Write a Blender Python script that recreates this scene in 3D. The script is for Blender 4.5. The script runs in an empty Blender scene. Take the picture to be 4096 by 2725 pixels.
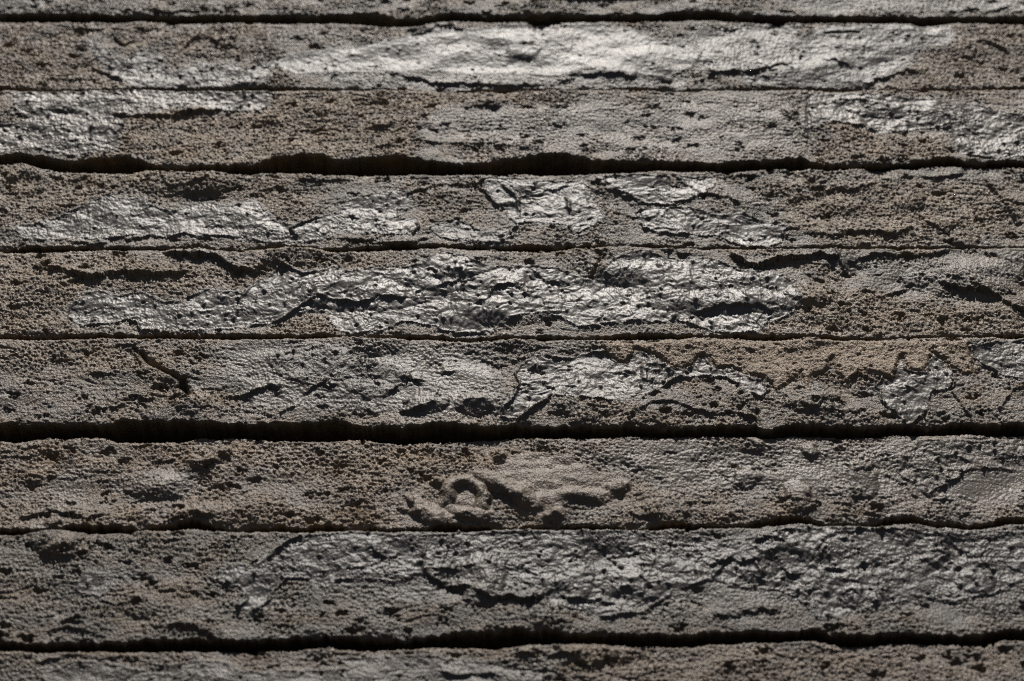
import bpy, math
import numpy as np

# ---------------------------------------------------------------- camera, sky, sun, exposure
CENTRE_Z = 0.80            # height above the ground of the middle of the view
DIST, TILT = 0.806, math.radians(40.4)
SUN_ELEV, SUN_AZ = math.radians(64), math.radians(0)      # the sun stands in front of the wall, high up

scene = bpy.context.scene
col = scene.collection

cam_data = bpy.data.cameras.new('camera')
cam = bpy.data.objects.new('camera', cam_data)
col.objects.link(cam)
cam.location = (0, -DIST * math.cos(TILT), CENTRE_Z - DIST * math.sin(TILT))
cam.rotation_euler = (math.pi / 2 + TILT, 0, 0)
cam_data.lens, cam_data.sensor_width = 70, 36
cam_data.clip_start, cam_data.clip_end = 0.01, 2000
cam_data.dof.use_dof = True
cam_data.dof.focus_distance = 0.80
cam_data.dof.aperture_fstop = 9
scene.camera = cam

world = bpy.data.worlds.new('World')
scene.world = world
world.use_nodes = True
wn = world.node_tree
sky = wn.nodes.new('ShaderNodeTexSky')
sky.sky_type = 'NISHITA'
sky.sun_disc = False
sky.air_density, sky.dust_density = .35, .3      # clear dark blue sky
sky.sun_elevation = SUN_ELEV
sky.sun_rotation = math.pi + SUN_AZ
wn.links.new(sky.outputs[0], wn.nodes['Background'].inputs[0])
wn.nodes['Background'].inputs[1].default_value = 0.05

sun_data = bpy.data.lights.new('sun', 'SUN')
sun_data.energy, sun_data.angle, sun_data.color = 5.0, math.radians(0.5), (1, .95, .89)
sun = bpy.data.objects.new('sun', sun_data)
col.objects.link(sun)
sun.rotation_euler = (math.pi / 2 - SUN_ELEV, 0, SUN_AZ)
sun.location = (0, -2, 4)

scene.view_settings.view_transform = 'Standard'
scene.view_settings.look = 'None'
scene.view_settings.gamma = 1
scene.view_settings.exposure = 0.03
scene.cycles.max_bounces = 6
scene.cycles.use_denoising = False      # the denoiser melts the sand grains
scene.cycles.filter_width = 1.1
scene.cycles.use_adaptive_sampling = False

# ---------------------------------------------------------------- survey of the wall face, in mm
# u runs right along the wall, v up it, both from the point at CENTRE_Z
JOINTS = [  # lower edge of the upper brick, upper edge of the lower brick
    ("-240.8,201.2 -230.4,201.7 -215.6,201.2 -191.8,200.6 -178,201.4 -171,201.2 -160.4,200.1 -149.9,200.6 -139.6,201.7 -122.1,201.2 -108.1,200.6 -87.2,201.7 -82.1,201.7 -68.2,203.3 -61.2,202.2 -54.1,199.1 -43.5,197.5 -33.2,201.2 -22.7,202.2 -12.2,200.1 8.7,200.6 22.7,201.7 43.6,200.6 57.7,202.8 68.1,201.2 76.3,203.8 90.4,204.4 97.3,203.8 107.6,201.2 124.9,199.1 138.8,198.5 145.9,200.1 159.7,198.5 180.7,199.1 191.1,198.5 205.2,200.1 222.5,199.3 240.4,199.1",
     "-239.9,195.9 -218.8,194.3 -198.1,195.3 -180.8,195.9 -166.9,196.1 -156.3,194.8 -135.4,194.8 -114.5,194 -81.6,193.8 -67.7,192.2 -57.3,191.9 -46.9,193.6 -33,195 -12.2,195.3 15.6,196.1 43.5,196.4 57.4,195 75.9,195.3 96.8,196.4 131.6,196.4 159.3,195.3 187.2,195.3 201,194.8 239.6,194.3"),
    ("-232.6,152.3 -218.8,149.8 -198.5,149.3 -178.3,149.3 -168.3,150.3 -144.8,150.8 -117.8,150.8 -97.6,150.8 -79.2,150.3 -52.2,149.3 -32,148.8 -11.8,149.3 -5.1,150.3 8.4,150.3 21.9,149.3 42.1,149.8 48.9,150.8 69.1,150.8 73.5,149.8 93.7,149.8 107.2,150.3 134.2,150.8 161,149.8 187.9,149.3 208.2,149.8 232.4,150.8",
     "-232,148.3 -211.7,148 -191.6,148.6 -171.4,148.3 -144.4,147.3 -130.9,146.8 -104.1,147.8 -79,147.6 -45.4,147.8 -28.6,146.6 -5,146.6 15.1,147.3 42,148 73.4,148 107,148 133.9,147.8 167.6,148.6 187.7,147.6 208,148.6 232.1,149.3"),
    ("-225.1,107.1 -218.8,108.5 -212.2,108 -202,105.7 -192.1,104.3 -179.2,105.7 -169.5,106.6 -162.7,103.8 -152.4,99.7 -142.6,98.3 -129.7,99.7 -113.5,99.2 -104.2,105.7 -94.5,107.1 -88,106.6 -81.4,106.6 -76.5,103.3 -74.8,103.8 -63.6,105.7 -50.6,107.1 -37.5,104.3 -24.4,101.5 -14.6,102 -4.9,103.8 4.9,105.2 14.7,107.5 24.5,107.1 34.2,104.7 47.2,103.3 60.2,103.8 70,102.9 71,103.3 77.5,103.3 90.4,101.5 103.5,102.4 116.6,103.8 122,105.5 127.9,105.9 132.1,102.4 139,99.6 155.2,99.2 174.8,100.6 184.9,102.9 193.6,104.7 197.7,101.5 207.4,101 217.3,102 224.1,101",
     "-223.8,99.3 -214.1,99.5 -207.2,97 -200.7,96.5 -189.6,96 -164.8,94.7 -153.3,96 -140.3,95.6 -125.9,94 -106.6,94.7 -76,93.8 -50.1,94 -24.3,94.2 8.1,94 21,93.8 37.2,95.1 46.9,94.7 66.4,95.9 70.6,96 83.6,96.2 103,96 116.1,97.4 129,96.5 148.5,97.9 161.6,98.8 174.6,98.8 181.3,100.2 200.8,100.5 213.6,99.3 223.7,98.8"),
    ("-215.8,51.3 -203.4,51.8 -190.8,51.3 -172.1,51.8 -150.1,51.3 -137.6,51.8 -125.6,50.9 -115.6,50 -109.4,50.9 -100.1,52.6 -90.7,53 -81.2,51.3 -73.5,49.6 -61,51.3 -42.3,53.3 -29.8,53.3 -17.2,51.6 -4.7,52.2 7.8,51.9 20.4,52.4 36,53 51.7,53 68.4,52.6 80.8,51.6 93.4,51.9 112.1,51.2 131,52.1 149.7,51.6 168.5,51.6 193.6,52.1 215.9,51.9",
     "-215.5,49.6 -199.8,49.2 -184.3,49.6 -162.4,49.4 -146.8,50 -134.4,50.7 -124.8,49.2 -115.4,48.2 -106.1,49.2 -96.8,50 -84.3,50 -73.4,48.6 -42.2,50.5 -17.2,50.7 -4.7,49.9 10.9,49.2 26.6,51.1 51.6,51.6 68.3,51.3 93.3,50.6 118.2,50 137.1,50.6 162.1,50.5 193.4,50.6 215.7,50.7"),
    ("-207.8,3.5 -189.7,3.1 -171.6,3.1 -153.5,2.7 -141.5,3.1 -129.4,2.7 -111.4,3.1 -93.3,2.7 -78.2,2.3 -70.7,1.7 -52.7,1.5 -46.7,1.9 -28.6,2.3 -16.6,1.1 -4.5,2.3 7.5,1.5 25.6,1.1 43.7,3.1 55.7,2.7 65.7,3.1 83.8,2.7 101.9,2.7 113.9,2.3 125.9,1.7 155.9,1.5 180.1,1.9 198.3,2.7 207.7,2.7",
     "-207.2,-0.4 -189.1,-0.8 -171.1,-0.4 -153.2,-0 -135.1,-0.4 -117.1,-0.4 -93,-0 -75,0.1 -70.7,0.4 -52.6,0.1 -34.6,0.1 -25.5,-1 -16.5,-1.8 -4.5,-1 13.5,-0.7 37.5,-0.8 65.6,-0.4 89.6,-0.4 113.6,-1 137.6,-0.7 155.7,-0 173.8,0.4 207.4,0.8"),
    ("-200.2,-42.2 -188.5,-43 -176.9,-42.6 -171.2,-42.2 -162.4,-42.6 -156.5,-43.3 -152.8,-40.4 -148.2,-40.4 -142.3,-41.1 -133.5,-41.5 -130.7,-40.8 -121.8,-42.2 -113.1,-42.2 -101.4,-43.3 -92.8,-42.2 -81.3,-41.1 -72.5,-41.1 -68.4,-39.7 -66.8,-40.4 -63.6,-41.9 -56.5,-44.1 -50.8,-43.3 -42,-44.4 -27.6,-41.9 -18.9,-43.3 -13,-44.8 -7.3,-44.4 1.4,-42.6 7.2,-43.7 18.8,-44.1 30.4,-44.1 44.9,-44.1 53.6,-45.2 63.2,-45.9 74.8,-45.5 86.4,-45.2 95.4,-44.1 95.8,-46.3 100.7,-47 106.7,-44.8 115.4,-44.1 126.9,-45.2 138.4,-45.9 150.2,-44.1 161.6,-45.5 170.6,-43.7 179.3,-43.3 190.8,-44.1 200,-43.3",
     "-198.6,-52.1 -192.7,-52.8 -181.5,-51 -170,-50.7 -158.5,-50.7 -152.5,-52.5 -140.9,-52.5 -129.4,-52.8 -121,-49.9 -109.5,-50.3 -100.8,-50.7 -89.2,-51.7 -71.9,-52.5 -67.7,-51.7 -59.1,-50.7 -51.5,-52.8 -41.7,-53.2 -27.4,-52.1 -10.1,-50.7 7.2,-50.3 18.7,-50.7 33.2,-49.9 41.8,-49.2 53.4,-48.1 63,-48.1 74.6,-48.1 86.2,-48.1 97.7,-48.8 109.2,-48.3 120.8,-48.5 138.1,-48.8 149.8,-47.7 161.3,-47.7 178.6,-48.1 199.2,-48.1"),
    ("-191.8,-92.5 -180.7,-92.5 -169.6,-92.5 -161.3,-92.1 -153.2,-90.4 -147.6,-90.8 -141.8,-92.5 -136.2,-92.5 -128.1,-90.4 -122.8,-88 -117.1,-88.4 -111.3,-91.1 -102.8,-92.5 -94.6,-90.4 -86.3,-90.4 -77.8,-91.8 -72.4,-90.1 -65.5,-91.1 -59.8,-92.1 -51.5,-91.8 -43.1,-92.3 -34.8,-92.5 -26.5,-91.1 -18.1,-90.8 -9.8,-91.1 -1.4,-91.4 7,-90.8 15.3,-91.1 29.3,-90.1 37.6,-91.4 48.7,-91.8 54.3,-90.4 57.2,-89.1 60.9,-89.1 72,-89.4 80.3,-90.4 88.7,-90.1 97.3,-87 103.1,-85 108.6,-85.7 114,-88.4 119.4,-90.3 127.8,-89.9 139.1,-88.4 145,-85.7 150.7,-85.3 158.6,-88.4 166.8,-89.7 175.1,-90.1 181,-88.4 187,-85.3 192.7,-87.4",
     "-191.5,-94.8 -183.2,-94.1 -172.1,-94.1 -166.5,-94.5 -160.9,-95.2 -152.6,-94.8 -136,-93.9 -119.4,-93.5 -97.1,-93.8 -80.5,-93.8 -65.3,-93.5 -48.7,-93.5 -26.4,-93.3 -9.7,-92.7 1.4,-92.5 18.1,-92.6 40.3,-92.7 60.7,-92.8 83,-91.9 105.3,-91.6 116.5,-91.2 138.7,-91.2 155.4,-91.6 166.5,-92.1 174.7,-92.6 183.3,-91.2 192.1,-90.9"),
    ("-183.5,-142.3 -172.9,-142.6 -162.3,-141.7 -151.6,-142 -140.9,-142.6 -130.5,-141 -122.4,-141.3 -114.6,-140.1 -103.8,-141.3 -93.1,-141.3 -82.5,-140.4 -72,-139.2 -66.7,-137.9 -62.7,-139.8 -52,-140.4 -44,-140.7 -36,-139.8 -28.1,-137.9 -20.1,-136.4 -9.4,-136.1 1.3,-135.4 6.7,-136.7 14.7,-135.7 22.7,-136.7 33.4,-137.3 44.1,-138.2 52,-139.2 58.2,-140.1 63.5,-140.1 71.7,-137.9 79.7,-137.3 87.8,-136.7 95.7,-137.9 101.2,-136.4 106.7,-135.1 111.9,-136.7 116.9,-139.5 127.6,-139.8 135.7,-138.5 143.8,-137.9 154.2,-139.8 162.2,-139.8 170.3,-139.2 176.2,-135.7 184.6,-135.7",
     "-183,-145.4 -175.1,-145.1 -169.6,-146.3 -156.4,-146 -145.9,-145.4 -129.9,-145.4 -119.3,-145.7 -106.1,-145.1 -92.8,-145.7 -82.2,-144.4 -62.4,-144.7 -41.2,-144.7 -19.9,-144.4 -4,-145.1 6.6,-143.8 12,-143.2 22.6,-143.5 43.9,-143.5 58,-142.9 74,-142.9 95.3,-142.3 111.3,-142.3 127.3,-142.3 138,-141.3 159.3,-142 169.8,-142.6 183.6,-142"),
]
PATCHES = [  # course, part name, gloss, wrinkle, lifted edge, outline, label
    (1, 'clay_film', 0.78, 0.55, 0.1, "-112.4,167.9 -102.6,174 -92.4,175 -75,179.1 -73.9,178.1 -60.4,183.3 -50,184.3 -46.7,188.5 -33,192.7 -19.1,190.6 1.7,193.8 15.6,194.8 43.4,194.8 57.2,191.7 63.8,184.3 81.5,183.3 75.2,183.3 82,180.2 87.1,174 83.2,165.8 74,159.8 72.8,157.8 56,159.8 42.4,160.8 32.3,164.8 22,157.8 11.9,159.8 -5.1,160.8 -18.7,159.8 -32.3,162.8 -45.9,161.8 -59.4,161.8 -79.8,160.8 -84.8,161.8 -98.2,159.8", 'long pale shiny clay skin across the middle'),
    (1, 'clay_film', 0.75, 0.9, 0.1, "130.3,182.3 145.2,192.7 180,193.8 204.2,192.7 206.9,187.5 202.4,180.2 188.2,177.1 180.9,167.9 168.7,157.8 161.5,153.8 141,151.8 120.9,152.8 102.7,153.8 107.8,157.8 121.5,159.8 127.6,167.9", 'pale shiny clay skin towards the right end'),
    (1, 'clay_film', 0.75, 1.5, 0.1, "-198.1,185.4 -193.5,182.3 -186.7,172 -177.5,169.9 -168,176.1 -162,172 -156.2,162.8 -152.7,161.8 -147.7,165.8 -143.9,168.9 -136.1,165.8 -128.8,167.9 -122.8,161.8 -115.7,165.8 -109,167.9 -111.3,153.8 -124.6,151.8 -151.5,150.8 -168.4,150.8 -175.6,154.8 -182.1,157.8 -191.4,172", 'scalloped grey clay skin on the left'),
    (2, 'clay_film', 0.85, 1.4, 0.3, "-224.7,144.9 -214.9,146.8 -184.8,147.6 -144.3,146.6 -109.4,146.6 -109.4,138 -113.1,134.1 -129.7,134.1 -143.2,136.1 -162.7,131.2 -177.3,131.2 -173,123.6 -173.9,115 -175,108.5 -192.3,106 -212.6,110.3 -225.2,107.5 -234,120.7 -228,124.5 -219.7,126.4 -217.7,130.3 -223.3,136.1", 'pale wrinkled clay skin at the left end'),
    (2, 'clay_film', 0.85, 1.4, 0.3, "131.5,143.9 153.9,145.9 186.9,141.9 196.4,138 206.7,140 215.8,134.1 229,130.3 238,127.4 230.9,105.7 224.6,103.8 210.9,102.9 198.5,106.6 195.1,115 194.5,124.5 170.9,120.7 157.9,122.6 145.1,126.4 135,124.5 130.7,115 129.3,120.7", 'pale wrinkled clay skin at the right end'),
    (3, 'clay_film', 0.85, 1.2, 0.35, "-210.9,63.9 -202.5,66.5 -188.7,71.8 -184.1,75.3 -179.6,79.8 -174.9,82.9 -170.8,80.7 -163,80.2 -158,80.7 -155.5,76.2 -146.2,72.6 -140.2,76.2 -130.9,78.9 -120.4,75.3 -113,79.3 -108.5,78 -104.7,70.9 -98,65.6 -91.6,64.7 -82.4,70 -73,72.6 -74.9,75.3 -68.8,80.7 -57.5,84.2 -51.1,85.6 -44.6,84.2 -43.7,76.2 -48.1,73.5 -48.5,69.1 -41.5,68.2 -39.2,63.9 -42.5,58.6 -48.8,57.8 -61.4,59.5 -74.1,61.2 -78.4,56.9 -90.8,54.3 -103.4,54.3 -116.2,56.9 -128.8,57.8 -138.4,58.6 -149,57.8 -160.4,58.6 -172.6,56.1 -185.2,56.1 -197.7,55.6 -208.4,56.1", 'long shiny clay skin with a peaked upper edge'),
    (3, 'clay_film', 0.8, 1, 0.35, "-12.5,86 -10.7,93.3 4.8,92.8 6.8,90.6 30,91.5 33.8,87.9 36.3,85.1 34.9,79.8 37.3,75.3 39.7,71.8 38.9,66.5 33.2,63.9 29.3,58.6 25.5,58.6 23.1,63.9 14.2,65.6 7.9,66.5 2.2,64.7 -1.6,69.1 -2.6,74.4 -5.4,77.1 -8.6,80.7", 'torn shiny clay skin in the middle'),
    (3, 'clay_film', 0.85, 0.9, 0.6, "37.8,94.2 53.4,94.7 68.2,93.3 69.9,88.8 76,86 71.8,93.8 86.7,94.2 88.3,89.7 86.1,85.1 79.4,80.7 69.7,78 71.8,76.6 65.4,76.2 56.5,78.4 52.8,81.5 46.5,84.7", 'smooth clay skin along the top edge'),
    (3, 'clay_film', 0.85, 1.1, 0.6, "52.4,70.9 55.7,74.4 65.3,75.3 75.3,75.3 77.8,74.4 88.4,70.9 99.9,71.8 108.4,67.4 117.1,64.7 115.3,59.5 112.4,54.3 105.8,51.3 99.6,51.8 94.8,54.3 86.3,58.6 81.3,58.6 68.7,59.5 70.8,58.6 63.3,59.5 55.9,63 54.2,67.4", 'clay skin pierced by round holes'),
    (3, 'clay_film', 0.7, 1, 0.4, "-35.1,63.9 -30.1,67.4 -23.8,68.2 -17.4,64.7 -11,59.5 -2.9,64.7 1.6,63.9 0.3,57.8 -6,53.9 -17.3,54.3 -26.7,56.1 -33.1,59.5", 'small torn scrap of clay skin below the middle'),
    (4, 'clay_film', 0.88, 1.15, 0.45, "-182.5,16 -178,22.5 -174.7,25.7 -168.7,26.6 -163.5,24.1 -152.7,26.6 -144.8,21.6 -134.9,20.8 -131.6,24.1 -125.8,27.4 -119.5,25.7 -110.9,24.9 -107.6,29.9 -101.8,34.9 -97.4,41.6 -93,40.7 -89.6,36.5 -80.4,38.2 -74.4,40.7 -67.5,36.5 -63.5,37.4 -45,39 -35.7,41.6 -29.7,47.5 -20.3,45.8 -13.4,40.7 -7.8,39 4.6,40.7 14,39.9 20.1,39 32.4,32.4 40.7,41.6 45.2,45.8 54.7,49.2 63.9,45.8 73.6,44.1 74.2,45.8 83.5,44.9 89.5,41.6 95.4,37.4 104.7,37.4 113.2,35.7 116.4,29.9 118.9,24.1 117,16 111.1,11.9 103.5,7.9 100.8,3.9 89.9,3.5 80.9,4.3 73.3,7.9 66.2,11.1 62,8.7 50,9.5 40.9,8.7 25.7,7.1 19.7,11.9 13.7,14.3 1.5,11.9 -5.1,7.9 -10.6,4.7 -22.6,3.9 -31.7,7.1 -43.9,9.5 -52.8,4.3 -64.8,2.7 -70.9,3.9 -72.4,6.3 -76,16 -88.2,16 -93.8,9.5 -105.7,7.9 -117.6,5.5 -129.6,4.7 -138.7,4.7 -150.7,4.7 -153.1,9.5 -157,11.1 -165,7.9 -174.6,7.1 -180.6,11.1", 'broad crumpled shiny clay skin spanning most of the brick'),
    (5, 'clay_film', 0.8, 1.2, 0.6, "-4.4,-36.7 2.6,-24.7 1.5,-18.6 3.9,-13.2 10.4,-8.5 18.2,-10.1 25.3,-9.3 36.2,-6.2 43.3,-8.5 40.1,-14 50.5,-7 54.6,-7.8 57.9,-14 70.1,-17 70.7,-16.3 74.1,-8.5 78.1,-10.9 80.7,-17 84.5,-13.2 87.5,-13.2 88.3,-18.6 93,-18.6 95.7,-22.4 100.5,-21.6 100.4,-29.2 97.9,-31.5 92.3,-27.7 85.2,-20.9 76.3,-20.1 64.4,-21.6 60.3,-25.4 51.3,-30 42.4,-33.7 30.8,-31.5 17.3,-30.7 7.3,-37.4 1.4,-42.6 -4.4,-41.1", 'finely creased clay skin with a drop shaped tear'),
    (5, 'clay_film', 0.85, 1.2, 0.8, "144.3,-25.4 147.6,-17.8 151.8,-17 156.1,-11.6 157.1,-17.8 164.7,-18.6 165.8,-10.1 169,-8.5 174.4,-17 176.3,-23.9 173.1,-26.2 166.3,-28.5 163,-35.2 159.3,-41.1 155.4,-44.4 150.7,-40.4 145.8,-33", 'clay skin rising to two pointed peaks'),
    (5, 'clay_film', 0.8, 1.1, 0.6, "184.6,-4.2 207.3,0.1 215.9,0.1 212.1,-21.6 203.3,-23.9 197.6,-20.1 189.7,-14 184.3,-10.1", 'creased clay skin at the right end'),
    (5, 'clay_film', 0.6, 1.5, 0.1, "-98.3,-10.1 -80.7,-5.4 -65.3,-4.6 -61.1,-10.9 -52,-14 -43,-17 -36.3,-23.9 -42.7,-23.9 -51.3,-30.7 -63.2,-27.7 -69.4,-21.6 -70.4,-27.7 -82.4,-23.9 -91.7,-18.6", 'dull silver clay skin left of the middle'),
    (5, 'sand_crust', 0.05, 1, 0, "36.3,-3.1 70.9,-1.9 94.3,-1.7 137.5,-1.9 184.3,-1.9 184.3,-17.8 179.8,-20.1 174.8,-14 169.2,-7 164.1,-18.6 157.1,-17.8 156.3,-10.1 151.2,-22.4 146.7,-20.1 138.7,-17.8 132.7,-23.9 129.1,-19.3 128.2,-10.9 124.4,-18.6 119.5,-20.1 116.3,-29.2 114.9,-18.6 110.4,-23.2 104.6,-28.5 99.9,-21.6 94.1,-20.1 87.9,-15.5 81.3,-16.3 77,-9.3 72,-14 68.3,-15.5 64.8,-15.5 63.8,-14.7 55.3,-7 49.3,-6.2 46.1,-13.2 43.1,-12.4 37.3,-7.8", 'tan sand crust with drips along its lower edge'),
    (6, 'clay_smear', 0.45, 0.5, 0, "-42.1,-81.8 -39.5,-78 -35.6,-77.5 -31.7,-79.9 -28.6,-79.9 -25.2,-77 -24.9,-71.8 -21.8,-68.9 -14.9,-65.5 -7,-65.5 3.2,-56.6 15,-56.6 22.8,-59.6 30.6,-64.5 42.2,-67.4 44.4,-71.8 38,-77 30.2,-78.5 22.5,-78.5 19.3,-81.8 20,-84.6 14.6,-88.4 10,-88.4 8.5,-82.7 -0.8,-77 -8.5,-74.2 -10,-79.9 -6.9,-87.4 -13,-88.4 -17.7,-86 -23.8,-89.3 -32.9,-92.1 -33.8,-85.6 -40.7,-87", 'thick matt branching lump of smeared clay'),
    (6, 'clay_film', 0.65, 1.6, 0.3, "158,-50.7 172.5,-50.7 198.7,-51.4 206.7,-52.8 204.4,-65.7 196.5,-64.3 176.3,-63.6 168.5,-69.9 158.6,-76.2 152.7,-69.9 147.5,-65.7 152,-57.2", 'dull rippled clay skin at the right end'),
    (7, 'clay_film', 0.75, 1.4, 0.25, "-111.2,-114.3 -103.6,-108.5 -95.7,-110.4 -90.6,-106.5 -87.7,-101.2 -80.3,-95.8 -69.3,-95.2 -65.2,-95.2 -54.2,-94.5 -40.2,-95.8 -15.3,-94.5 12.5,-93.9 45.9,-93.5 56.7,-98.5 65.4,-99.2 66.1,-95.8 77,-97.8 90.9,-97.2 102.4,-92.8 116.4,-92.3 155.2,-93.3 176.9,-96.5 191.6,-93.8 199.6,-93.8 195.8,-115.6 188,-115.6 175.7,-122.1 161.7,-125.3 151.3,-122.1 140.1,-125.3 117.8,-131 109.6,-132.3 105,-124.7 97.3,-119.5 86.4,-119.5 75.8,-115.6 64.8,-118.2 59.4,-117.6 58.3,-122.1 47.2,-128.5 39,-131 30.9,-132.3 25.6,-128.5 14.8,-127.2 9.5,-119.5 1.4,-114.3 -9.6,-107.8 -15.1,-110.4 -31.5,-111.1 -42.2,-116.9 -53.2,-115.6 -64.1,-115.6 -67.8,-119.5 -76.3,-115 -82.8,-115 -87.8,-121.5 -88.9,-127.2 -95.2,-129.8 -100.7,-128.5 -97.4,-122.7 -99.3,-119.5 -106.1,-116.3", 'creased clay skin reaching from the left third to the right end, colour darkened for light falloff'),
    (7, 'clay_film', 0.6, 1, 0.3, "-159.1,-119.5 -156.7,-113 -147.4,-113 -146,-119.5 -149.9,-123.4 -157.6,-122.1", 'small pale scrap of clay skin on the left'),
    (8, 'clay_film', 0.6, 0.9, 0.3, "-165.7,-154.5 -155.9,-149.7 -145.3,-150 -128.9,-153.9 -113.6,-149 -100.3,-150.3 -97.3,-153.9 -57.6,-152.1 -62.2,-147.8 -41.1,-146.9 -25.2,-147.5 -14.6,-148.4 -4,-149.7 6.6,-152.7 17.1,-152.4 9.2,-158.7 9,-174.1 -162.7,-174.1", 'smooth grey clay skin left of the middle'),
]
ZONES = [  # course, gloss, softness, outline of areas where a thin slip dulls the sand
    (0, 0.6, 3, "136.8,245.1 248.1,245.1 241,202.2 209.1,202.8 180.9,201.2 139,201.2 133.1,205.5"),
    (0, 0.45, 4, "-255.3,245.1 -226.5,245.1 -220.5,205.5 -248.5,205.5"),
    (1, 0.75, 4, "82.7,192.7 135,195.9 131.7,159.8 84.3,161.8"),
    (1, 0.6, 4, "-79.8,161.8 80.3,161.8 79.7,150.8 -79.2,150.8"),
    (2, 0.55, 6, "-44.7,127.4 -25.1,138 8.3,136.1 31.8,140 79.4,145.9 130.4,145.9 126.7,106.6 77.1,105.7 21.2,107.5 -18,111.3 -37.9,120.7"),
    (4, 0.55, 6, "124.1,45.8 146.1,47.5 176.6,42.4 178.1,30.7 163.8,16 147.7,34"),
    (4, 0.55, 6, "180.1,44.9 215.5,49.2 212.6,32.4 196.4,29.9 181.4,32.4"),
    (5, 0.75, 6, "-116.7,-4.6 -65.4,-3.1 -4.5,-4.6 -4.4,-41.1 -102,-36.7 -115.4,-17.8"),
    (5, 0.35, 6, "-203.7,-21.6 -156.4,-21.6 -159.9,-39.7 -200.6,-39.7"),
    (6, 0.6, 5, "-175.9,-69.2 -171.1,-62.9 -164.4,-65.7 -160.7,-76.2 -170.7,-85.1 -174.3,-79.7"),
    (6, 0.6, 5, "-151,-72.8 -144.8,-67.8 -133.8,-64.3 -122.1,-67.1 -115.8,-73.5 -126.5,-79.7 -143.3,-79.7"),
    (6, 0.45, 6, "-114.4,-58.6 -88.8,-57.2 -65,-72.8 -98.9,-72.8"),
    (6, 0.7, 6, "18.6,-58.6 47.5,-52.8 62.9,-51.4 198.9,-49.9 193.4,-83.2 61.7,-72.8 41.3,-65.7"),
    (7, 0.65, 8, "-65.3,-94.5 191.7,-93.1 185.8,-128.5 -63.7,-122.1"),
    (8, 0.4, 4, "-188.2,-146 -169.5,-147.2 -167.6,-159.3 -185.9,-159.3"),
    (8, 0.35, 6, "57.9,-144.7 183.2,-144.1 180.2,-162.3 57,-162.3"),
    (1, -1, 3, "-253.4,193.8 -200.6,193.8 -190.9,167.9 -175,149.8 -245.7,149.8"),
    (1, -0.7, 3, "-190.9,193.8 -107.5,193.8 -109.6,175 -139.9,169.9 -161.2,177.1 -181.2,172"),
    (1, -1, 3, "207.8,193.8 249.5,193.8 241.9,149.8 167.8,149.8 183.6,167.9"),
    (2, -1, 4, "-172.5,130.3 -129.6,133.2 -107.2,144.9 -79,147.8 8.4,146.8 31.8,140 1.7,138 -25.1,138 -44.7,127.4 -37.7,111.3 -56.9,102 -126.3,98.3 -172.7,105.7"),
    (2, -1, 3, "134.1,116 164.3,120.7 190,116 191.5,103.8 132.6,100.1"),
    (3, -1, 4, "-229.9,97 -151.9,95.1 -93.4,91.5 -85.8,72.6 -98,66.5 -111.8,79.8 -156.8,81.5 -176.2,83.3 -193.8,71.8 -217.9,63.9 -223.2,57.8"),
    (3, -1, 4, "121.9,90.6 205.8,90.6 219.8,75.3 218.3,66.5 187.6,54.3 131.2,54.3 117.2,66.5"),
    (3, -0.6, 4, "-43.3,84.2 -14.5,86.9 -2.9,66.5 -17.4,63 -39,66.5"),
    (4, -1, 4, "-221.4,47.5 -146.3,45.8 -108.1,35.7 -96.3,44.1 -42.1,47.5 -54.3,40.7 -89.7,37.4 -107.6,29.9 -131.8,25.7 -175,27.4 -185.6,16 -171.7,3.9 -213.9,3.9"),
    (4, -1, 4, "116.2,28.2 147,28.2 182.7,20 218.6,16 216.3,2.3 101.9,3.1 118.2,16"),
    (4, -1, 2, "-93.8,9.5 -75.9,15.1 -64.8,3.1 -99.4,3.9"),
    (5, -0.7, 5, "-213,-1.5 -123,-1.5 -127.7,-14 -150.9,-18.6 -180.3,-20.1 -210.3,-17"),
    (6, -0.7, 5, "-204.1,-53.6 -112,-54.3 -50.3,-55 1.4,-55 -15.6,-67.8 -26.8,-78.3 -49.5,-72.8 -116.9,-62.2 -156.6,-64.3 -202,-65.7"),
    (6, -1, 5, "-114.8,-83.6 -49,-85 -40.4,-91.1 -114.1,-91.1"),
    (7, -0.35, 5, "-196.8,-95.8 -97,-95.2 -111.8,-114.3 -94,-131 -103.8,-141 -189.1,-141"),
    (8, -0.6, 5, "19.9,-145.4 190.7,-144.7 187.2,-165.3 14.3,-165.3"),
    (3, 0.3, 5, "-225,68.2 -156.8,81.5 -75.4,84.2 76.5,95.1 114.2,75.3 112.2,52.6 -73.9,57.8 -222.6,54.3"),
    (4, 0.3, 5, "-187.4,28.2 -67.7,40.7 73.9,49.2 123.6,40.7 120.1,3.9 -183.9,4.7"),
    (7, 0.5, 6, "-172.4,-110.4 -145,-110.4 -140.5,-124.7 -164.8,-125.3"),
]
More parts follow.
